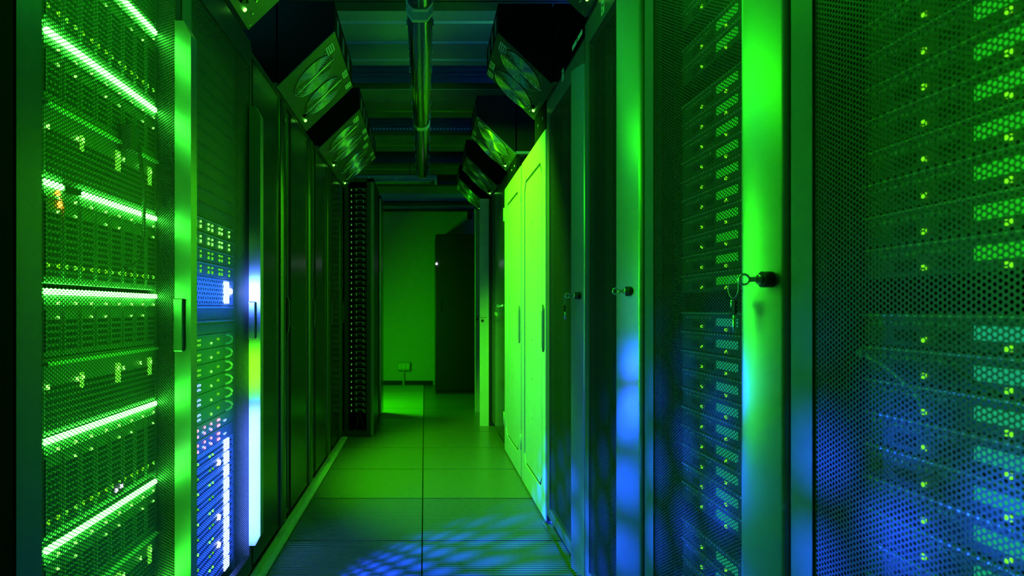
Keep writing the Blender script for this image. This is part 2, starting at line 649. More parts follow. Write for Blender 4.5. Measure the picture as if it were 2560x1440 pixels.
def key_set(side, cy, lz, label, base=0.026, tags=True, depth=0.0):
    p = P(side)
    t = thing('key_ring', label, 'keys', p(base, cy, lz))
    k = MB().cyl(p(base, cy, lz), p(base + 0.006, cy, lz), 0.0075, 18)
    k.fbox(p, base + 0.006, base + 0.02, cy - 0.001, cy + 0.001, lz - 0.004, lz + 0.004)
    part('key', k, CHROME, t)
    bow = MB()
    fr = lambda u, v, n: p(base + 0.027 + u, cy + n, lz + v)
    bow.fring(fr, 0, 0, 0, 0.008, 0.002, 20, 6)
    part('key_bow', bow, CHROME, t)
    if tags:
        r = MB()
        fr2 = lambda u, v, n: p(base + 0.033 + n * 0.3, cy + 0.024 + u, lz - 0.012 + v)
        r.fring(fr2, 0, 0, 0, 0.017, 0.0009, 32, 6)
        part('ring', r, CHROME, t)
        g = MB()
        g.fbox(p, base + 0.030, base + 0.033, cy + 0.018, cy + 0.030, lz - 0.055, lz - 0.033)
        part('fob', g, RUBBER, t)
        g2 = MB()
        g2.cyl(p(base + 0.03, cy + 0.026, lz - 0.057), p(base + 0.03, cy + 0.026, lz - 0.084), 0.0028, 8)
        g2.cyl(p(base + 0.03, cy + 0.033, lz - 0.032), p(base + 0.03, cy + 0.033, lz - 0.044), 0.003, 8)
        part('spare_key', g2, CHROME, t)
    return t


# --- left row
LTOP = 1.90
t = thing('server_rack', 'dark rack edge at the very left of the picture', 'server rack', (-LF - 0.5, 0.66, 0))
rack_body(t, -1, 0.34, 0.966, 1.93, m=MATTE)
dd = part('door', MB().fbox(P(-1), -0.02, 0.0, 0.342, 0.964, 0.05, 1.91), MATTE, t)
part('handle', MB().fbox(P(-1), 0.0, 0.02, 0.40, 0.42, 0.85, 1.05), RUBBER, dd)
left_mesh_rack(0.970, 1.632, 1.93, 'black rack nearest on the left, green light bars glowing behind its mesh door')
left_mesh_rack(1.634, 2.302, 1.93, 'mesh-door rack on the left glowing blue low down, beside the green one')


def solid_rack(y0, y1, label):
    t = thing('server_rack', label, 'server rack', (-LF - 0.5, (y0 + y1) / 2, 0))
    p = P(-1)
    rack_body(t, -1, y0, y1, LTOP)
    wd = y1 - y0
    c0, c1 = y1 - 0.235, y1 - 0.135
    prof = [(-0.02, y0 + 0.004), (0.0, y0 + 0.006)] + ellipse_col(c0, c1, 0.016, 14) + [(-0.006, c1 + 0.004), (-0.006, y1 - 0.004), (-0.02, y1 - 0.004)]
    door = part('door', MB().prism(prof, lambda o, y, z: p(o, y, z), 0.06, LTOP - 0.03), DOORBLK, t)
    for f in door.data.polygons:
        f.use_smooth = False
    h = MB()
    hy = y1 - 0.105
    h.fbox(p, -0.006, 0.014, hy - 0.010, hy + 0.010, 0.875, 1.03)
    h.fbox(p, 0.014, 0.018, hy - 0.006, hy + 0.010, 0.90, 1.02)
    bevel(part('swing_handle', h, RUBBER, door), 0.003)
    hb = MB().fbox(p, 0.006, 0.016, hy + 0.014, hy + 0.019, 0.905, 0.92)
    part('handle_button', hb, CHROME, door)
    st = MB().fbox(p, -0.006, 0.004, y1 - 0.128, y1 - 0.122, 1.70, 1.83)
    part('edge_strip', st, BARM, door, label='short bright metal strip at the top edge')
    st = MB().fbox(p, -0.006, -0.002, y1 - 0.05, y1 - 0.046, 0.08, LTOP - 0.04)
    part('edge_trim', st, BARM, door)
    return t


for k, (ya, yb, lab) in enumerate(((2.304, 2.955, 'plain black door rack right after the blue-lit mesh rack, left row'),
                                   (2.957, 3.625, 'second plain black door rack past the blue-lit rack, left row'),
                                   (3.627, 4.285, 'third plain black door rack past the blue-lit rack, left row'),
                                   (4.287, 4.90, 'last plain black door rack, next to the open cabled frame'))):
    solid_rack(ya, yb, lab)

# --- right row
RTOP = 1.972
right_mesh_rack(0.355, 0.45, 0.92, 0.975, 1.972, PERF_R, 0.55, 'rack nearest on the right, slim servers showing through its mesh')
_, _, cyk = right_mesh_rack(0.992, 1.062, 1.560, 1.622, 1.972, PERF_R, 0.55, 'mesh-door rack with a broad green column and keys in its lock')
_, DOOR_N, CYN = right_mesh_rack(1.656, 1.756, 2.172, 2.226, RTOP, PERF_S, 0.43, 'narrow mesh-door rack past the one with the dangling key ring')
_, DOOR_W, CYW = right_mesh_rack(2.235, 2.325, 2.86, 2.925, 1.928, PERF_R, 0.55, 'mesh-door rack standing against the bright white cupboard', 0.028, 0.022)
key_set(1, cyk, 1.026, 'key in the nearest right lock with ring and fob hanging')
key_set(1, CYN, 1.026, 'key in the black lock of the narrow right rack', tags=False)
key_set(1, CYW, 1.026, 'small key left in the lock next to the white cupboard', tags=True)
# dark cabling tray standing in the gap beside the keyed rack
mb = MB()
t = thing('cable_channel', 'dark slotted cable channel in the gap between two right racks', 'cable channel', (RF + 0.06, 1.645, 0))
part('back_strip', MB().box(RF + 0.03, RF + 0.09, 1.626, 1.648, 0, 1.95), MATTE, t)
tb = MB()
for k in range(110):
    z = 0.05 + k * 0.0172
    tb.box(RF + 0.016, RF + 0.030, 1.632, 1.637, z, z + 0.004)
part('finger', tb, CHROME, t, 'stuff')

# stickers on the right doors
p = P(1)


def sticker(door, y, z, w_, h_, icon=True):
    s_ = part('sticker', MB().fbox(p, 0.0, 0.0008, y, y + w_, z, z + h_), STICK, door)


def icon(door, y, z, w_, h_):
    k = MB()
    for a in range(3):
        q = a * 2 * PI / 3 + 0.4
        c = [(0, 0), (0.38 * math.cos(q), 0.38 * math.sin(q)), (0.42 * math.cos(q + 0.5), 0.42 * math.sin(q + 0.5)), (0.3 * math.cos(q + 0.9), 0.3 * math.sin(q + 0.9))]
        k.add([p(0.0012, y + w_ / 2 + u * w_, z + h_ / 2 + v * h_) for u, v in c], [(0, 1, 2, 3)])
    part('sticker_print', k, INK, door, 'stuff')


for (dr, y, z, w_, h_) in ((DOOR_N, 1.985, 1.895, 0.032, 0.045), (DOOR_W, 2.565, 1.895, 0.034, 0.045)):
    sticker(dr, y, z, w_, h_)
    icon(dr, y, z, w_, h_)
for y in (2.262, 2.345):
    sticker(DOOR_W, y, 1.945, 0.07, 0.018)


# white cupboards
def cupboard(y0, y1, top, label):
    t = thing('cupboard', label, 'cupboard', (RF + 0.3, (y0 + y1) / 2, 0))
    p = P(1)
    bevel(part('carcass', MB().fbox(p, -0.6, -0.022, y0, y1, 0.0, top), WHITE, t), 0.003)
    a, b = y0 + 0.004, y1 - 0.004
    door = part('door', MB().fbox(p, -0.021, -0.004, a, b, 0.012, top - 0.004), GROOVE, t)
    # raised frame with a chamfered opening, then the raised inner panel
    ia, ib, iz0, iz1, ch = a + 0.085, b - 0.085, 0.13, top - 0.125, 0.05
    outer = [(a, 0.012), (b, 0.012), (b, top - 0.004), (a, top - 0.004)]
    inner = [(ia + ch, iz0), (ib - ch, iz0), (ib, iz0 + ch), (ib, iz1 - ch), (ib - ch, iz1), (ia + ch, iz1), (ia, iz1 - ch), (ia, iz0 + ch)]
    fm = MB()
    corners = [(a, 0.012), (b, 0.012), (b, 0.012), (b, top - 0.004), (b, top - 0.004), (a, top - 0.004), (a, top - 0.004), (a, 0.012)]
    for (o0, o1) in ((0.002, -0.006),):
        vs = [p(o0, *c) for c in corners] + [p(o0, *c) for c in inner] + [p(o1, *c) for c in inner] + [p(o1, *c) for c in corners]
        fs = []
        for i in range(8):
            j = (i + 1) % 8
            if corners[i] == corners[j]:
                fs.append((i, 8 + j, 8 + i))
                fs.append((8 + i, 8 + j, 16 + j, 16 + i))
            else:
                fs.append((i, j, 8 + j, 8 + i))
                fs.append((8 + i, 8 + j, 16 + j, 16 + i))
                fs.append((i, j, 24 + j, 24 + i))
        fm.add(vs, fs)
    part('door_frame', fm, WHITE, door)
    g, gy = 0.016, 0.034
    ip = [(ia + ch + gy * 0.5, iz0 + g), (ib - ch - gy * 0.5, iz0 + g), (ib - gy, iz0 + ch + g * 0.5), (ib - gy, iz1 - ch - g * 0.5), (ib - ch - gy * 0.5, iz1 - g),
          (ia + ch + gy * 0.5, iz1 - g), (ia + gy * 0.4, iz1 - ch - g * 0.5), (ia + gy * 0.4, iz0 + ch + g * 0.5)]
    part('door_panel', MB().prism(ip, lambda y, z, o: p(o, y, z), -0.006, 0.001), WHITE, door)
    hy = a + 0.042
    h = MB().prism([(0.80, hy - 0.02), (0.98, hy - 0.02), (1.0, hy), (1.0, hy + 0.015), (0.78, hy + 0.015), (0.78, hy)], lambda z, y, o: p(o, y, z), 0.0, 0.008)
    bevel(part('handle', h, FRAMEM, door), 0.002)
    h = MB().fbox(p, 0.008, 0.014, hy - 0.012, hy + 0.004, 0.80, 0.97)
    part('handle_lever', h, PLAST, door)
    for z in (0.18, top - 0.22):
        part('hinge', MB().cyl(p(0.006, b + 0.002, z), p(0.006, b + 0.002, z + 0.09), 0.006, 10), PLAST, t)
    rv = MB()
    for z in (0.42, 0.62, 0.82, 1.22, 1.42):
        rv.cyl(p(0.001, (ia + ib) / 2, z), p(0.0035, (ia + ib) / 2, z), 0.0045, 8)
    part('rivet', rv, CHROME, door, 'stuff')
    return t


cupboard(2.937, 3.662, 1.805, 'first bright white cupboard on the right, beside the last mesh rack')
cupboard(3.690, 4.450, 1.805, 'second bright white cupboard, farther down the right row')

# dark cabinets past the cupboards
t = thing('cabinet', 'dark cabinet with keyed door past the white cupboards', 'cabinet', (RF + 0.45, 4.92, 0))
rack_body(t, 1, 4.46, 5.38, 1.905, 0.9)
dp = part('door', MB().fbox(P(1), -0.02, 0.0, 4.47, 5.05, 0.05, 1.89), DOORBLK, t)
part('handle', MB().fbox(P(1), 0.0, 0.012, 4.90, 5.0, 0.93, 0.955), PLAST, dp)
part('lock_rosette', MB().cyl(P(1)(0, 4.56, 1.0), P(1)(0.008, 4.56, 1.0), 0.014, 16), CHROME, dp)
part('filler_panel', MB().fbox(P(1), -0.02, -0.005, 5.06, 5.37, 0.05, 1.89), BLACK, t)
key_set(1, 4.56, 1.0, 'keys hanging in the dark cabinet door past the cupboards', base=0.008)
for (ya, yb, xf, top, lab) in ((5.39, 6.05, 0.462, 1.90, 'pale-edged cabinet at the far right whose narrow side glows green'),
                               (6.12, 6.9, 0.479, 1.93, 'farthest right cabinet showing a slim green edge')):
    t = thing('cabinet', lab, 'cabinet', (xf + 0.4, (ya + yb) / 2, 0))
    bevel(part('carcass', MB().box(xf + 0.075, xf + 0.8, ya, yb, 0.0, top), BLACK, t))
    d = part('edge_profile', MB().box(xf, xf + 0.073, ya, ya + 0.045, 0.0, top - 0.03), WHITE, t)
    part('door_seam', MB().box(xf + 0.002, xf + 0.056, ya - 0.001, ya + 0.002, 0.905, 0.909), GROOVE, d)
    part('lock_rosette', MB().cyl((xf + 0.02, ya - 0.006, 0.88), (xf + 0.02, ya, 0.88), 0.012, 12), RUBBER, d)
    part('top_cap', MB().box(xf - 0.004, xf + 0.074, ya - 0.006, ya + 0.05, top - 0.03, top), WHITE, t)

# open cabled frame at the end of the left row
t = thing('open_rack', 'open black frame full of cabled modules ending the left row', 'rack frame', (-0.75, 5.3, 0))
XO0, XO1, YO = -0.614, -0.392, 4.92
for xa, xb in ((XO0, XO0 + 0.03), (XO1 - 0.052, XO1 - 0.02)):
    part('post', MB().box(xa, xb, YO, YO + 0.04, 0.0, 1.97), BLACK, t)
part('side_post', MB().box(XO1 - 0.02, XO1, YO, YO + 0.06, 0.0, 1.97), FRAMEM, t)
part('back_panel', MB().box(XO0 - 0.6, XO1, YO + 0.60, YO + 0.62, 0.0, 1.97), MATTE, t)
part('top_frame', MB().box(XO0 - 0.6, XO1, YO, YO + 0.62, 1.95, 1.98), BLACK, t)
part('bottom_frame', MB().box(XO0 - 0.6, XO1 - 0.03, YO + 0.002, YO + 0.62, 0.0, 0.05), BLACK, t)
part('front_panel', MB().box(XO1 - 0.02, XO1 - 0.005, YO + 0.06, YO + 0.62, 0.0, 1.95), BLACK, t)
cb = MB()
cb.tube([(-0.52, YO + 0.03, 0.17), (-0.515, YO + 0.03, 0.12), (-0.53, YO + 0.03, 0.05)], 0.004)
cb.tube([(-0.50, YO + 0.03, 0.17), (-0.48, YO + 0.03, 0.11), (-0.465, YO + 0.03, 0.05)], 0.004)
part('cable', cb, RUBBER, t)
xa, xb = XO0 + 0.032, XO1 - 0.054


def module(z):
    m = thing('network_module', 'slim cabled network module in the open frame', 'network module', ((xa + xb) / 2, YO + 0.02, z), 'network modules in the open frame')
    bevel(part('casing', MB().box(xa, xb, YO + 0.02, YO + 0.25, z, z + 0.038), MATTE, m), 0.001, 1)
    e = MB().box(xa + 0.045, xb - 0.02, YO + 0.017, YO + 0.02, z + 0.028, z + 0.032)
    part('front_edge', e, FRAMEM, m)
    e = MB()
    for dx in (0.018, 0.055, 0.108):
        e.box(xa + dx, xa + dx + 0.006, YO + 0.012, YO + 0.018, z + 0.012, z + 0.028)
    for q in range(3):
        e.cyl((xb - 0.012 + q * 0.002, YO + 0.0, z + 0.006 + q * 0.01), (xb - 0.012, YO + 0.02, z + 0.006 + q * 0.01), 0.0022, 6)
    part('connector', e, PLAST, m, 'stuff')
    e = MB()
    e.box(xa + 0.018, xa + 0.0215, YO + 0.010, YO + 0.0125, z + 0.014, z + 0.022)
    part('indicator_light', e, LEDDIM, m)
    return m


m0 = module(0.18)
m0['label'] = 'lowest slim network module in the open frame, above the loose cables'
for k in range(1, 39):
    mm = dup(m0, (0, 0, 0.0445 * k), '%s slim network module from the bottom of the open frame' % nth(k))
t = thing('cabinet', 'slim dark cabinet standing behind the open cabled frame', 'cabinet', (-0.8, 6.05, 0))
bevel(part('carcass', MB().box(-1.2, -0.425, 5.82, 6.1, 0.0, 2.01), BLACK, t))
part('door', MB().box(-0.424, -0.392, 5.80, 6.1, 0.02, 2.0), DOORBLK, t)
part('door_trim', MB().box(-0.408, -0.394, 5.793, 5.80, 0.03, 1.97), COLUMN, t)

# tall dark cabinet by the back wall
t = thing('cabinet', 'tall matte black cabinet against the back wall', 'cabinet', (0.45, 7.8, 0))
bevel(part('carcass', MB().box(0.125, 0.85, 7.43, 8.2, 0.0, 1.84), BLACK, t))
d = part('door', MB().box(0.135, 0.80, 7.412, 7.43, 0.04, 1.83), BLACK, t)
part('handle', MB().box(0.165, 0.185, 7.40, 7.412, 0.95, 1.08), RUBBER, d)
part('plinth', MB().box(0.13, 0.84, 7.425, 8.2, 0.0, 0.035), RUBBER, t)
part('indicator_light', MB().box(0.128, 0.142, 7.402, 7.412, 1.49, 1.506), LEDW, t)

# socket box and bracket on the back wall
t = thing('wall_socket', 'pale socket box with a pipe below on the back wall', 'socket', (-0.27, YB, 0.28))
bevel(part('socket_box', MB().box(-0.352, -0.188, YB - 0.05, YB, 0.19, 0.30), PLAST, t), 0.004)
fb = MB()
for k in range(3):
    fb.box(-0.335 + k * 0.048, -0.298 + k * 0.048, YB - 0.054, YB - 0.05, 0.21, 0.28)
part('socket', fb, STICK, t)
part('conduit', MB().box(-0.285, -0.262, YB - 0.03, YB, 0.0, 0.19), PLAST, t)
t = thing('camera_bracket', 'small dark bracket under the pipes on the back wall', 'bracket', (0.58, YB, 2.2))
part('arm', MB().box(0.57, 0.60, YB - 0.16, YB, 2.20, 2.23), RUBBER, t)
part('head', MB().box(0.54, 0.60, YB - 0.22, YB - 0.10, 2.12, 2.205), RUBBER, t)


# ------------------------------------------------------------------ fan units on the rack tops
def fan_box(side, y0, y1, zb, label, group):
    f = LF if side < 0 else RF
    p = P(side)
    L = y1 - y0
    top = zb + 0.352
    nz = zb + 0.23
    t = thing('fan_unit', label, 'fan unit', p(-0.1, (y0 + y1) / 2, zb), group)
    main = [(0.0065, zb + 0.005), (0.24, nz), (0.24, top), (0.0065, top)]
    bevel(part('housing', MB().prism(main, lambda o, z, y: p(o, y, z), y0, y1), MATTE, t), 0.002)
    part('rear_duct', MB().fbox(p, -0.16, -0.001, y0 + 0.002, y1 - 0.002, zb + 0.016, top), MATTE, t)
    part('flange', MB().fbox(p, -0.17, 0.006, y0, y1, zb + 0.001, zb + 0.016), FRAMEM, t)
    # side vents on the vertical nose
    for k in range(3):
        sv = MB().fbox(p, 0.24, 0.2415, y0 + L * (0.12 + 0.28 * k), y0 + L * (0.12 + 0.28 * k) + 0.06, nz + 0.02, top - 0.03)
        part('nose_label', sv, FRAMEM, t)
    sl = math.hypot(0.24, 0.23)
    vd = (0.24 / sl, 0.23 / sl)
    nd = (0.23 / sl, -0.24 / sl)

    def S(u, v, n):
        o = vd[0] * v + nd[0] * n
        z = zb + vd[1] * v + nd[1] * n
        return p(o, y0 + u, z)
    pan = part('fan_panel', MB().fbox(S, 0.0, L, 0.0, sl, 0.0005, 0.004), PANEL, t)
    Rg = 0.116
    for cu in (L * 0.25, L * 0.75) if L < 0.55 else (L * 0.28, L * 0.665):
        cv = sl * 0.50
        # opening, hub and blades
        dk = MB().disc(S, cu, cv, 0.0042, 0.0046, Rg, 32)
        part('fan_opening', dk, VENT, pan)
        bl = MB()
        for k in range(7):
            a = 2 * PI * k / 7
            pts = [(0.03, a), (0.108, a + 0.15), (0.108, a + 0.75), (0.03, a + 0.5)]
            bl.add([S(cu + r * math.cos(q), cv + r * math.sin(q), 0.0050 + 0.001 * (i > 1)) for i, (r, q) in enumerate(pts)], [(0, 1, 2, 3)])
        bl.disc(S, cu, cv, 0.0046, 0.007, 0.032, 20)
        part('fan_rotor', bl, FRAMEM, pan)
        g = MB()
        for k in range(11):
            g.fring(S, cu, cv, 0.011, 0.018 + k * 0.0097, 0.0014, 44, 5)
        g.tube([S(cu, cv - Rg - 0.012, 0.008), S(cu, cv - Rg, 0.013), S(cu, cv + Rg, 0.013), S(cu, cv + Rg + 0.012, 0.008)], 0.0018, 6)
        part('fan_grille', g, CHROME, pan)
        sk = MB()
        for a in range(4):
            q = PI / 4 + a * PI / 2
            sk.disc(S, cu + 0.128 * math.cos(q), cv + 0.128 * math.sin(q), 0.004, 0.007, 0.0045, 10)
        part('screw', sk, CHROME, pan, 'stuff')
    q = MB().disc(S, L * 0.80, 0.026, 0.004, 0.009, 0.0065, 14)
    part('indicator_light', q, LEDG, pan)
    q = MB()
    q.disc(S, L * 0.70, 0.036, 0.004, 0.016, 0.011, 14)
    part('switch', q, RUBBER, pan)
    part('fuse_cap', MB().disc(S, L * 0.75, 0.045, 0.004, 0.012, 0.006, 12), RUBBER, pan)
    part('screw_knob', MB().disc(S, L * 0.88, 0.042, 0.004, 0.010, 0.004, 12), CHROME, pan)
    for (u, v, du, dv) in ((0.10 * L, sl * 0.80, 0.075, 0.04), (0.62 * L, sl * 0.90, 0.07, 0.03), (0.86 * L, sl * 0.88, 0.05, 0.035)):
        lb = part('label', MB().fbox(S, u, u + du, v, v + dv, 0.004, 0.0048), STICK, t)
        ik = MB()
        for a in range(3):
            ik.fbox(S, u + 0.008, u + du - 0.008 - 0.008 * (a == 1), v + 0.006 + a * dv * 0.28, v + 0.006 + a * dv * 0.28 + dv * 0.12, 0.0048, 0.0052)
        part('print', ik, INK, lb, 'stuff')
    sk = MB()
    for u in (0.02, L * 0.5, L - 0.02):
        for v in (0.014, sl - 0.012):
            sk.disc(S, u, v, 0.004, 0.0062, 0.004, 8)
    part('edge_screw', sk, CHROME, pan, 'stuff')
    return t


fan_box(-1, 1.66, 2.24, 1.952, 'fan unit on the left cut off by the top of the picture', 'fan units on the left rack tops')
fan_box(-1, 2.67, 3.34, 1.902, 'large fan unit over the plain black doors, nearest whole one on the left', 'fan units on the left rack tops')
fan_box(-1, 3.71, 4.325, 1.902, 'fan unit second in line on the left, its side face towards the aisle', 'fan units on the left rack tops')
fan_box(-1, 4.33, 4.912, 1.902, 'last left fan unit, directly above the open cabled frame', 'fan units on the left rack tops')
RB = 'fan units on the right rack tops'
fan_box(1, 1.70, 2.21, 1.98, 'fan unit on the right cut off by the top of the picture', RB)
fan_box(1, 2.757, 3.25, 1.935, 'large fan unit with blue-lit grilles, nearest whole one on the right', RB)
fan_box(1, 3.87, 4.35, 1.91, 'fan unit above the second white cupboard', RB)
fan_box(1, 4.88, 5.36, 1.91, 'fan unit above the dark keyed cabinet on the right', RB)
fan_box(1, 5.84, 6.32, 1.935, 'smallest looking fan unit, at the far end of the right row', RB)
# supports that carry the units above the low cupboards
for (y0, y1, z0, z1, lab) in ((2.95, 3.24, 1.806, 1.933, 'black support frame under the nearest right fan unit'),
                              (3.90, 4.34, 1.806, 1.908, 'black support frame under the fan unit above the second cupboard'),):
    t = thing('support_frame', lab, 'support', (RF + 0.1, (y0 + y1) / 2, z0))
    part('bracket', MB().box(RF + 0.0, RF + 0.02, y0, y1, z0, z1), MATTE, t)
    part('post', MB().box(RF + 0.06, RF + 0.15, y0, y0 + 0.05, z0, z1), MATTE, t)
    b = MB()
    for k in range(2):
        b.cyl((RF - 0.004, y0 + 0.06 + 0.12 * k, (z0 + z1) / 2), (RF, y0 + 0.06 + 0.12 * k, (z0 + z1) / 2), 0.007, 10)
    part('bolt', b, CHROME, t, 'stuff')


# ------------------------------------------------------------------ lamps under the ceiling (unlit)
def batten(cx, y0, y1, z, label, along_x=None):
    W, H = 0.052, 0.085
    L = y1 - y0
    if along_x is None:
        fr = lambda a, b, t: (cx + a, t, z + b)
        base = (cx, (y0 + y1) / 2, z)
    else:
        fr = lambda a, b, t: (t, along_x + a, z + b)
        base = ((y0 + y1) / 2, along_x, z)
    t = thing('batten_lamp', label, 'ceiling lamp', base)
    part('housing', MB().prism([(-W, 0.05), (W, 0.05), (W * 0.7, H), (-W * 0.7, H)], fr, y0, y1), PLAST, t)
    part('reflector', MB().prism([(-W * 0.8, 0.042), (0, 0.036), (W * 0.8, 0.042), (W * 0.8, 0.049), (-W * 0.8, 0.049)], fr, y0 + 0.04, y1 - 0.04), REFL, t)
    # clear ribbed cover, open at the top
    cv = MB()
    prof = [(-W, 0.05)]
    for k in range(13):
        a = PI * k / 12
        rr = 1.0 - (0.035 if k % 2 else 0)
        prof.append((-W * math.cos(a) * 0.92 * rr, 0.04 - 0.04 * math.sin(a) * rr))
    prof.append((W, 0.05))
    n = len(prof)
    cv.add([fr(a, b, y0) for a, b in prof] + [fr(a, b, y1) for a, b in prof], [(i, i + 1, n + i + 1, n + i) for i in range(n - 1)], True)
    part('clear_cover', cv, ACRYL, t)
    for sx in (-0.022, 0.022):
        tb = MB().cyl(fr(sx, 0.022, y0 + 0.05), fr(sx, 0.022, y1 - 0.05), 0.013, 14)
        part('tube', tb, TUBEM, t)
    for (a, b) in ((y0 - 0.012, y0 + 0.012), (y1 - 0.012, y1 + 0.012)):
        e = MB().prism([(-W * 1.05, 0.0525), (-W, 0.03), (-W * 0.55, 0.0), (W * 0.55, 0.0), (W, 0.03), (W * 1.05, 0.0525), (W * 0.75, H), (-W * 0.75, H)], fr, a, b)
        bevel(part('end_cap', e, PLAST, t), 0.003)
    cl = MB()
    k = y0 + 0.12
    while k < y1:
        for s in (-1, 1):
            a0, a1 = sorted((s * W * 1.0, s * W * 1.1))
            cl.prism([(a0, 0.035), (a1, 0.035), (a1, 0.062), (a0, 0.062)], fr, k, k + 0.014)
        k += 0.26
    part('clip', cl, CHROME, t, 'stuff')
    hg = MB()
    for k in (y0 + L * 0.2, y0 + L * 0.8):
        hg.cyl(fr(0, H, k), fr(0, 2.45 - z if along_x is None else 2.45 - z, k), 0.004, 8)
    part('hanger', hg, BEAMM, t)
    return t


batten(-0.02, 2.57, 4.10, 2.126, 'unlit clear-covered batten lamp over the middle of the aisle')
batten(-0.02, 4.14, 5.67, 2.126, 'unlit batten lamp continuing the long one toward the back wall')
batten(-0.02, 0.95, 2.48, 2.126, 'end of the batten lamp cut off by the top of the picture')
batten(0, -1.2, 0.11, 2.225, 'far batten lamp hung crosswise before the back wall', along_x=6.45)


# ------------------------------------------------------------------ equipment inside the left racks
XS = -LF - 0.056          # plane of the server faces
p = P(-1)
BW = 0.0590
BY0 = 1.133


def blade(z, h, bright, k, amber=False, bar=True, label='', group=''):
    y = BY0 + BW * k
    t = thing('blade_server', label, 'server', (XS - 0.15, y + BW / 2, z), group)
    X = XS
    bevel(part('face', MB().box(X - 0.30, X, y + 0.001, y + BW - 0.001, z - h, z - 0.001), SRV, t), 0.0015, 1)
    v = MB()
    nz = int((h - 0.06) / 0.012)
    for a in range(nz):
        zz = z - h + 0.012 + a * 0.012
        for b in range(4):
            yy = y + 0.006 + b * 0.0125
            v.box(X - 0.001, X + 0.0012, yy, yy + 0.0085, zz, zz + 0.007)
    part('vent_slot', v, VENT, t, 'stuff')
    g = MB()
    g.box(X, X + 0.004, y + 0.003, y + 0.006, z - h + 0.01, z - 0.04)
    g.box(X, X + 0.004, y + 0.003, y + BW - 0.004, z - 0.034, z - 0.031)
    part('pull_frame', g, SRV, t)
    if bar:
        part('light_bar', MB().box(X, X + 0.006, y + 0.0015, y + BW - 0.0015, z - 0.012, z - 0.002), LEDBAR, t)
    else:
        part('dark_bar', MB().box(X, X + 0.006, y + 0.0015, y + BW - 0.0015, z - 0.012, z - 0.002), VENT, t)
    l = MB()
    l.box(X, X + 0.003, y + BW * 0.74, y + BW * 0.74 + 0.005, z - 0.030, z - 0.025)
    if (k * 7 + int(z * 100)) % 3:
        l.box(X, X + 0.003, y + BW * 0.74, y + BW * 0.74 + 0.004, z - 0.056, z - 0.052)
    part('indicator_light', l, LEDG, t, 'stuff')
    if amber:
        part('amber_light', MB().box(X, X + 0.004, y + BW * 0.70, y + BW * 0.70 + 0.008, z - 0.024, z - 0.015), LEDA, t)
        l = MB()
        for a in range(3):
            l.box(X, X + 0.003, y + BW * 0.80 + a * 0.004, y + BW * 0.80 + a * 0.004 + 0.0025, z - 0.045, z - 0.03)
        part('amber_bars', l, LEDA, t, 'stuff')
    return t


random.seed(11)
encl = ((2.135, 'uppermost'), (1.673, 'topmost'), (1.211, 'middle'), (0.752, 'lower'), (0.29, 'lowest'))
for (z1, nm) in encl:
    for row, zz, h in (('upper', z1, 0.185), ('lower', z1 - 0.193, 0.125)):
        if zz < 0.2 or zz > 1.9:
            continue
        gname = 'blade servers in the %s row of the %s green enclosure' % (row, nm)
        for k in range(8):
            am = (nm == 'middle' and row == 'upper' and k == 0)
            off = (nm == 'middle' and row == 'upper' and k in (1,))
            lab = '%s blade server from the near end, %s row of the %s green enclosure' % (nth(k), row, nm)
            if am:
                lab = 'blade server with the amber warning light, behind the left mesh door'
            if off:
                lab = 'blade server with its light bar dark, next to the amber one'
            b = blade(zz, h, True, k, am, not off, lab, gname)
            if row == 'upper':
                l = MB()
                for a in (0.25, 0.78):
                    l.box(XS, XS + 0.003, BY0 + BW * k + BW * a - 0.003, BY0 + BW * k + BW * a + 0.003, zz - h + 0.028, zz - h + 0.036)
                part('activity_light', l, LEDGS if (k % 3 == 1) else LEDY, b, 'stuff')
    # management tray with the square windows below the two rows
    zt = z1 - 0.32
    if zt < 0.15:
        continue
    t = thing('control_tray', 'control tray with square green windows under the %s blade rows' % nm, 'server tray', (XS - 0.15, BY0 + 4 * BW, zt - 0.13))
    bevel(part('face', MB().box(XS - 0.3, XS, BY0, BY0 + 8 * BW, zt - 0.138, zt), SRV, t), 0.002)
    zc = z1 - 0.193 - 0.085
    if zc > zt:
        zc = zt - 0.05
    for (yy, a, hgt) in ((1.253, 0.010, 0.03), (1.397, 0.020, 0.042), (1.560, 0.016, 0.042)):
        part('window', MB().box(XS + 0.0005, XS + 0.004, yy, yy + a, zc - hgt / 2, zc + hgt / 2), LEDGS, t)
    w_ = MB()
    for (yy, dz) in ((1.137, 0.0), (1.234, 0.004), (1.425, 0.008), (1.51, 0.012), (1.40, 0.01), (1.566, 0.01), (1.255, 0.006)):
        w_.box(XS + 0.004, XS + 0.006, yy, yy + 0.007, zc + dz - 0.004, zc + dz + 0.004)
    part('indicator_light', w_, LEDG, t, 'stuff')
    v = MB()
    for a in range(7):
        for b in range(36):
            v.box(XS - 0.001, XS + 0.0012, BY0 + 0.01 + b * 0.0128, BY0 + 0.019 + b * 0.0128, zt - 0.13 + a * 0.012, zt - 0.123 + a * 0.012)
    part('vent_slot', v, VENT, t, 'stuff')
    part('lip', MB().box(XS, XS + 0.01, BY0, BY0 + 8 * BW, zt - 0.012, zt - 0.006), SRVEDGE, t)

# a couple of small white lights on one blade row
t = thing('status_module', 'small module with two white lights in the lowest visible blade row', 'status module', (XS + 0.004, 1.40, 0.585))
part('face', MB().box(XS, XS + 0.003, 1.385, 1.43, 0.575, 0.60), VENT, t)
part('white_light', MB().box(XS + 0.003, XS + 0.006, 1.394, 1.400, 0.583, 0.590), LEDW, t)
part('white_light', MB().box(XS + 0.003, XS + 0.006, 1.416, 1.422, 0.586, 0.593), LEDW, t)
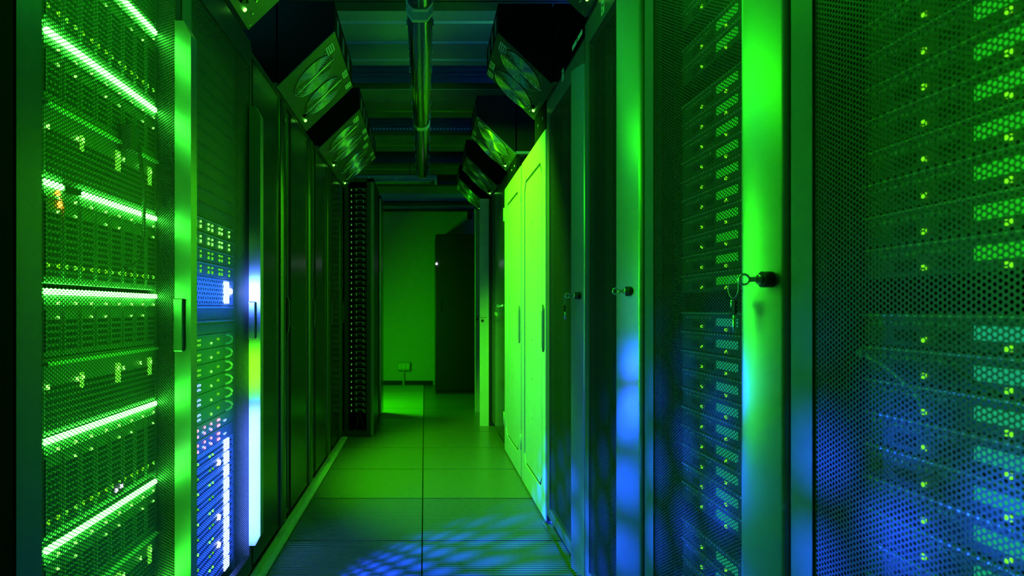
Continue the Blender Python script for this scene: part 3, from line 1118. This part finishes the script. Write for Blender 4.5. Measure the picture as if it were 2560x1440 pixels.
# hanging cables in front of the upper blades
t = thing('cable', 'dark cable hanging behind the mesh of the green rack', 'cable', (XS + 0.02, 1.45, 1.2))
part('lead', MB().tube([(XS + 0.012, 1.43, 1.40), (XS + 0.03, 1.45, 1.34), (XS + 0.032, 1.47, 1.24), (XS + 0.03, 1.47, 1.15), (XS + 0.03, 1.45, 1.09), (XS + 0.012, 1.42, 1.07)], 0.0045, 8), RUBBER, t)
part('plug', MB().box(XS + 0.002, XS + 0.03, 1.41, 1.45, 1.33, 1.385), RUBBER, t)

# --- second left rack
YA, YZ = 1.72, 2.262


def unit(z, h, label, group, face, cat='server'):
    t = thing('rack_server', label, cat, (XS - 0.2, (YA + YZ) / 2, z), group)
    bevel(part('face', MB().box(XS - 0.4, XS, YA, YZ, z + 0.001, z + h - 0.001), face, t), 0.0015, 1)
    return t


U = 0.0445
z = 0.10
g = 'blue lit servers low in the second left rack'
for k in range(10):            # 0.10 .. 0.545 bright blue
    t = unit(z, U, '%s blue-lit server from the bottom of the second left rack' % nth(k), g, SRVLT)
    v = MB()
    for b in range(40):
        v.box(XS - 0.001, XS + 0.0012, YA + 0.02 + b * 0.0125, YA + 0.028 + b * 0.0125, z + 0.008, z + 0.015)
        v.box(XS - 0.001, XS + 0.0012, YA + 0.02 + b * 0.0125, YA + 0.028 + b * 0.0125, z + 0.024, z + 0.031)
    part('vent_slot', v, VENT, t, 'stuff')
    l = MB()
    for yy in (1.90, 2.005, 2.035):
        l.box(XS, XS + 0.004, yy, yy + 0.006, z + 0.016, z + 0.022)
    part('indicator_light', l, LEDG if k % 2 else LEDY, t, 'stuff')
    part('added_glow_strip', MB().box(XS, XS + 0.005, 2.150, 2.198, z + 0.004, z + U - 0.004), BLUEBAR, t)  # added glowing strip where a pale reflection stood, lights the bar
    z += U
    if k in (2, 4, 8):
        part('white_light', MB().disc(lambda u, v_, n: (XS + n, u, v_), 2.095, z - 0.02, 0.0, 0.006, 0.009, 12), LEDW, t)
g = 'drive shelves with pink lights in the second left rack'
for k in range(2):
    t = unit(z, U, '%s drive shelf with pink lights in the second left rack' % ('lower', 'upper')[k], g, SRV)
    l = MB()
    for yy in (1.90, 1.96, 2.02, 2.085, 2.10):
        for dz in (0.008, 0.026):
            l.box(XS, XS + 0.004, yy, yy + 0.006, z + dz, z + dz + 0.007)
    part('pink_light', l, LEDP, t, 'stuff')
    l = MB()
    for yy in (1.885, 1.945, 2.005, 2.15, 2.165):
        l.box(XS, XS + 0.004, yy, yy + 0.005, z + 0.014, z + 0.02)
    part('blue_light', l, LEDB, t, 'stuff')
    z += U
g = 'servers with looped pull handles in the second left rack'
for k in range(6):
    t = unit(z, U, '%s server from below with a looped handle, second left rack' % nth(k), g, SRV)
    part('loop_handle', MB().tube([(XS + 0.004 + 0.018 * math.sin(PI * a / 10), 2.155 + 0.020 * math.sin(PI * a / 10), z + 0.022 + 0.015 * math.cos(PI * a / 10)) for a in range(11)], 0.004, 6), SRVLT, t)
    part('indicator_light', MB().box(XS, XS + 0.004, 2.082, 2.096, z + 0.022, z + 0.029), LEDY, t)
    l = MB()
    for a in range(6):
        l.box(XS, XS + 0.002, 1.86 + a * 0.012, 1.868 + a * 0.012, z + 0.026, z + 0.032)
        l.box(XS, XS + 0.002, 1.86 + a * 0.012, 1.868 + a * 0.012, z + 0.012, z + 0.018)
    part('port_light', l, LEDB if k < 3 else LEDGS, t, 'stuff')
    part('status_light', MB().box(XS, XS + 0.004, 2.02, 2.026, z + 0.012, z + 0.019), LEDG, t)
    z += U
g = 'plain blanking panels in the second left rack'
for k in range(2):
    t = unit(z, U, '%s plain blank panel above the looped handles, second left rack' % ('lower', 'upper')[k], g, SRV, 'blank panel')
    part('lip', MB().box(XS, XS + 0.004, YA, YZ, z + U - 0.008, z + U - 0.004), SRVEDGE, t)
    z += U
for k, (lab, em) in enumerate((('storage unit with blue-lit honeycomb front, mid height in the second left rack', LEDB),)):
    t = unit(z, 2 * U, lab, None, SRVLT)
    v = MB()
    for a in range(6):
        for b in range(24):
            v.disc(lambda u, v_, n: (XS + n, u, v_), YA + 0.02 + b * 0.0205 + (a % 2) * 0.01, z + 0.010 + a * 0.0135, 0.0, 0.0012, 0.004, 6)
    part('honeycomb_hole', v, VENT, t, 'stuff')
    part('white_light', MB().disc(lambda u, v_, n: (XS + n, u, v_), 2.225, z + 0.05, 0.0, 0.006, 0.009, 12), LEDW, t)
    part('added_glow_strip', MB().box(XS, XS + 0.005, 2.150, 2.198, z + 0.008, z + 2 * U - 0.008), BLUEBAR, t)  # glowing strip added here too, for blue at mid height
    z += 2 * U
g = 'drive shelves with paired green lights in the second left rack'
for k in range(4):
    lv = LEDGS if k < 2 else LEDG
    t = unit(z, U, '%s drive shelf from below with paired green lights, second left rack' % nth(k), g, SRV)
    l = MB()
    for yy in (1.885, 1.925, 1.995, 2.03, 2.10, 2.125, 2.205):
        l.box(XS, XS + 0.004, yy, yy + 0.006, z + 0.010, z + 0.019)
        l.box(XS, XS + 0.004, yy, yy + 0.006, z + 0.026, z + 0.032)
    part('indicator_light', l, lv, t, 'stuff')
    part('lip', MB().box(XS, XS + 0.003, YA, YZ, z + U - 0.006, z + U - 0.003), SRVEDGE, t)
    z += U
g = 'dark servers high in the second left rack'
kd = 0
while z < 1.85:
    t = unit(z, U, '%s dark server above the green lights, second left rack' % nth(kd), g, SRV)
    kd += 1
    part('lip', MB().box(XS, XS + 0.003, YA, YZ, z + U - 0.006, z + U - 0.003), FRAMEM, t)
    z += U


# ------------------------------------------------------------------ slim servers behind the right doors
XR = RF + 0.062


def slim(yf, z, lit, label, group):
    """yf = far end; 1U server, its light bar towards the near side"""
    t = thing('rack_server', label, 'server', (XR + 0.2, yf - 0.23, z), group)
    bevel(part('face', MB().box(XR, XR + 0.45, yf - 0.46, yf, z + 0.001, z + U - 0.0015), SLIMF, t), 0.001, 1)
    part('top_lip', MB().box(XR - 0.004, XR, yf - 0.455, yf - 0.002, z + U - 0.0055, z + U - 0.003), SRVEDGE, t)
    v = MB()
    for b in range(14):
        v.box(XR - 0.0012, XR + 0.001, yf - 0.02 - b * 0.010, yf - 0.026 - b * 0.010, z + 0.028, z + 0.033)
    part('port', v, PLAST, t, 'stuff')
    for (a, b) in ((0.06, 0.095), (0.13, 0.165), (0.30, 0.36), (0.38, 0.43)):
        part('drive_bay', MB().box(XR - 0.0012, XR + 0.001, yf - a, yf - b, z + 0.008, z + 0.022), VENT, t)
    part('status_bar', MB().box(XR - 0.003, XR, yf - 0.184, yf - 0.272, z + 0.014, z + 0.030), lit, t)
    l = MB()
    l.box(XR - 0.003, XR, yf - 0.106, yf - 0.112, z + 0.008, z + 0.014)
    l.box(XR - 0.003, XR, yf - 0.222, yf - 0.228, z + 0.004, z + 0.010)
    part('indicator_light', l, LEDY, t, 'stuff')
    return t


def stack(yf, up, down, name):
    top = bot = None
    for lst, low in ((up, False), (down, True)):
        src = None
        gp = 'slim servers %s the gap behind the %s' % ('below' if low else 'above', name)
        for i, z in enumerate(lst):
            lb = '%s slim server %s the gap behind the %s' % (nth(i), 'below' if low else 'above', name)
            if src is None:
                src = slim(yf, z, BART if low else BARG, lb, gp)
            else:
                dup(src, (0, 0, z - src.location.z), lb)


# nearest right rack and the keyed one: rows at known heights, an empty slot in the middle
stack(0.902, [1.0195 + U * k for k in range(0, 19)], [0.931 - U * k for k in range(0, 18)], 'nearest right mesh door')
stack(1.538, [1.0165 + U * k for k in range(0, 19) if k not in (10, 13)], [0.930 - U * k for k in range(0, 18) if k != 10], 'keyed right mesh door')

t = thing('cable', 'pale cable slanting behind the nearest right mesh door', 'cable', (RF + 0.03, 0.78, 0.90))
part('lead', MB().tube([(RF + 0.010, 0.829, 0.922), (RF + 0.022, 0.80, 0.906), (RF + 0.024, 0.76, 0.883), (RF + 0.014, 0.735, 0.868)], 0.0022, 8), STICK, t)
part('plug', MB().box(RF + 0.006, RF + 0.016, 0.826, 0.836, 0.918, 0.928), PLAST, t)
